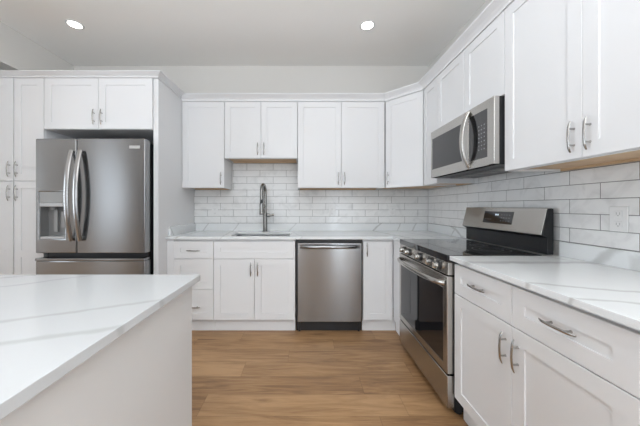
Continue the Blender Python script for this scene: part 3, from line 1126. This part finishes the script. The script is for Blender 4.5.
# backguard: dark body with a sloping front carrying a thin steel panel
bgx = lambda X: GX - X
PX0, PX1, PV0, PV1 = 52.9, 54.3, 40.9, 46.9
mb = MB(FR)
poly = [(bgx(55.6), 36.5), (bgx(54.2), 36.5), (bgx(54.2), 40.2), (bgx(PX0 + 0.2), 40.75), (bgx(PX1 + 0.2), 46.85), (bgx(55.6), 46.85)]
mb.prism([(n, v) for n, v in poly], 0.1, gw_ - 0.1, 'cba')
bg = mb.build('backguard', M_CHAR, rg, bevel=0.05)
mb = MB(FR)
poly = [(bgx(PX0 + 0.18), PV0 - 0.1), (bgx(PX0), PV0), (bgx(PX1), PV1), (bgx(PX1 + 0.1), PV1 + 0.1), (bgx(55.4), PV1 + 0.1), (bgx(55.4), PV1 - 0.02), (bgx(PX1 + 0.19), PV1 - 0.02)]
mb.prism([(n, v) for n, v in poly], 0.05, gw_ - 0.3, 'cba')
bp_ = mb.build('backguard_panel', M_STEEL_Y, bg, bevel=0.03)


def on_panel(v, lift):
    t = (v - PV0) / (PV1 - PV0)
    X = PX0 + (PX1 - PX0) * t
    return bgx(X) + lift


def slope_box(mb, u0, u1, v0, v1, l0, l1):
    mb.hexa([(u0, v0, on_panel(v0, l0)), (u1, v0, on_panel(v0, l0)), (u1, v0, on_panel(v0, l1)), (u0, v0, on_panel(v0, l1)),
             (u0, v1, on_panel(v1, l0)), (u1, v1, on_panel(v1, l0)), (u1, v1, on_panel(v1, l1)), (u0, v1, on_panel(v1, l1))])


mb = MB(FR)
slope_box(mb, 9.9, 21.2, 42.6, 45.9, -0.05, 0.04)
dp_ = mb.build('display_panel', M_GLASS, bg, label='black glass control display')
mb = MB(FR)
for k in range(4):
    slope_box(mb, 14.6 + k * 0.36, 14.84 + k * 0.36, 44.8, 45.25, 0.042, 0.05)
mb.build('clock_digits', M_DISP, bg)
mb = MB(FR)
for r in range(3):
    for c in range(4):
        slope_box(mb, 17.0 + c * 0.95, 17.3 + c * 0.95, 43.3 + r * 0.8, 43.5 + r * 0.8, 0.042, 0.05)
mb.build('keypad', M_MARK, bg)
mb = MB(FR)
for c in range(3):
    slope_box(mb, 10.8 + c * 1.0, 11.2 + c * 1.0, 43.6, 43.75, 0.042, 0.05)
mb.build('function_marks', M_MARK, bg)

# ------------------------------------------------------------------ island
IX1, IY1 = -17.0, 43.7
ib = thing('island_cabinet', 'plain pale grey island base in the left foreground', 'island', (-52, 22, 0))
MB().box(-86, IX1 - 1.75, 2, IY1 - 1.6, 4, CT - CTT - 0.02).build('body', M_CAB, ib)
MB().box(-84, IX1 - 3, 3, IY1 - 4, 0.02, 4).build('toe_kick', M_CAB, ib)
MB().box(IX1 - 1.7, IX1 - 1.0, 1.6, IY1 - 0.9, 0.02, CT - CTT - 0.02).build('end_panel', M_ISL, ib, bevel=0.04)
M_QI = quartz('darkened_quartz_island', base=(0.56, 0.572, 0.58), veins=[((-29.2, 25.8, 36), (-0.49, 1, 0.25), 0.6, 0.42, 2), ((-24.9, 22, 36), (-0.335, 1, 0.3), 0.7, 0.42, 2),  # same quartz as the other tops, base darkened to offset the light here
                                      ((-41.7, 36.9, 36), (-0.82, 1, 0.2), 0.55, 0.36, 2), ((-70, 30, 36), (-0.5, 1, 0.2), 0.6, 0.4, 2)])
ic = MB().box(-88, IX1, 0.6, IY1, CT - CTT, CT).build('island_countertop', M_QI, bevel=0.06)
tag(ic, 'white veined quartz top of the island in the left foreground', 'countertop')

# ------------------------------------------------------------------ outlets


def outlet(F, label):
    t = thing('electrical_outlet', label, 'outlet', F.o, 'wall outlets in the tiled splashback')
    MB(F).box(-1.45, 1.45, -2.3, 2.3, 0.02, 0.22).build('cover_plate', M_WPLAS, t, bevel=0.08)
    for v in (-0.95, 0.95):
        s = MB(F).box(-0.65, 0.65, v - 0.55, v + 0.55, 0.2, 0.28).build('socket', M_WPLAS, t, bevel=0.12)
        mb = MB(F)
        mb.box(-0.32, -0.2, v - 0.15, v + 0.28, 0.279, 0.29)
        mb.box(0.2, 0.32, v - 0.15, v + 0.28, 0.279, 0.29)
        mb.tube([(0, v - 0.3, 0.279), (0, v - 0.3, 0.29)], 0.12, 10)
        mb.build('slots', M_LGREY, s)
    return t


for X, lab in ((-42.2, 'white outlet on the back tiles left of the faucet'),
               (12.4, 'white outlet on the back tiles above the dishwasher'),
               (40.4, 'white outlet on the back tiles near the corner by the range')):
    outlet(Frame((X, YB - 0.3, 45.1), (1, 0, 0)), lab)
outlet(Frame((XR - 0.3, 49.1, 45.0), (0, -1, 0)), 'white outlet on the right wall tiles beside the range')

# ------------------------------------------------------------------ recessed ceiling lights


def downlight(x, y, label):
    t = thing('ceiling_light', label, 'light', (x, y, CEIL), 'recessed ceiling lights')
    mb = MB()
    bm = mb.bm
    K = 32
    prof = [(2.75, CEIL - 0.01), (2.75, CEIL - 0.1), (2.25, CEIL - 0.25), (2.05, CEIL - 0.08)]
    R = [[bm.verts.new((x + r * math.cos(2 * math.pi * k / K), y + r * math.sin(2 * math.pi * k / K), z)) for k in range(K)] for r, z in prof]
    for a, b in zip(R, R[1:]):
        for k in range(K):
            bm.faces.new((a[k], a[(k + 1) % K], b[(k + 1) % K], b[k]))
    mb.build('trim_ring', M_WPLAS, t, smooth=True)
    MB().tube([(x, y, CEIL - 0.02), (x, y, CEIL - 0.1)], 2.04, K).build('lens', M_LAMP, t)
    d = bpy.data.lights.new('downlight_lamp', 'SPOT')
    d.energy = 1.2
    d.spot_size = math.radians(150)
    d.spot_blend = 0.6
    d.shadow_soft_size = 2.4 * I
    d.color = (1, 0.96, 0.9)
    o = bpy.data.objects.new('downlight_lamp', d)
    COL.objects.link(o)
    o.parent = t
    o.location = (0, 0, -0.4 * I)


downlight(-83.1, 97.3, 'round recessed ceiling light above the refrigerator')
downlight(22.4, 97.8, 'round recessed ceiling light above the dishwasher and corner')

for o in bpy.data.objects:
    if '_org' in o:
        del o['_org']
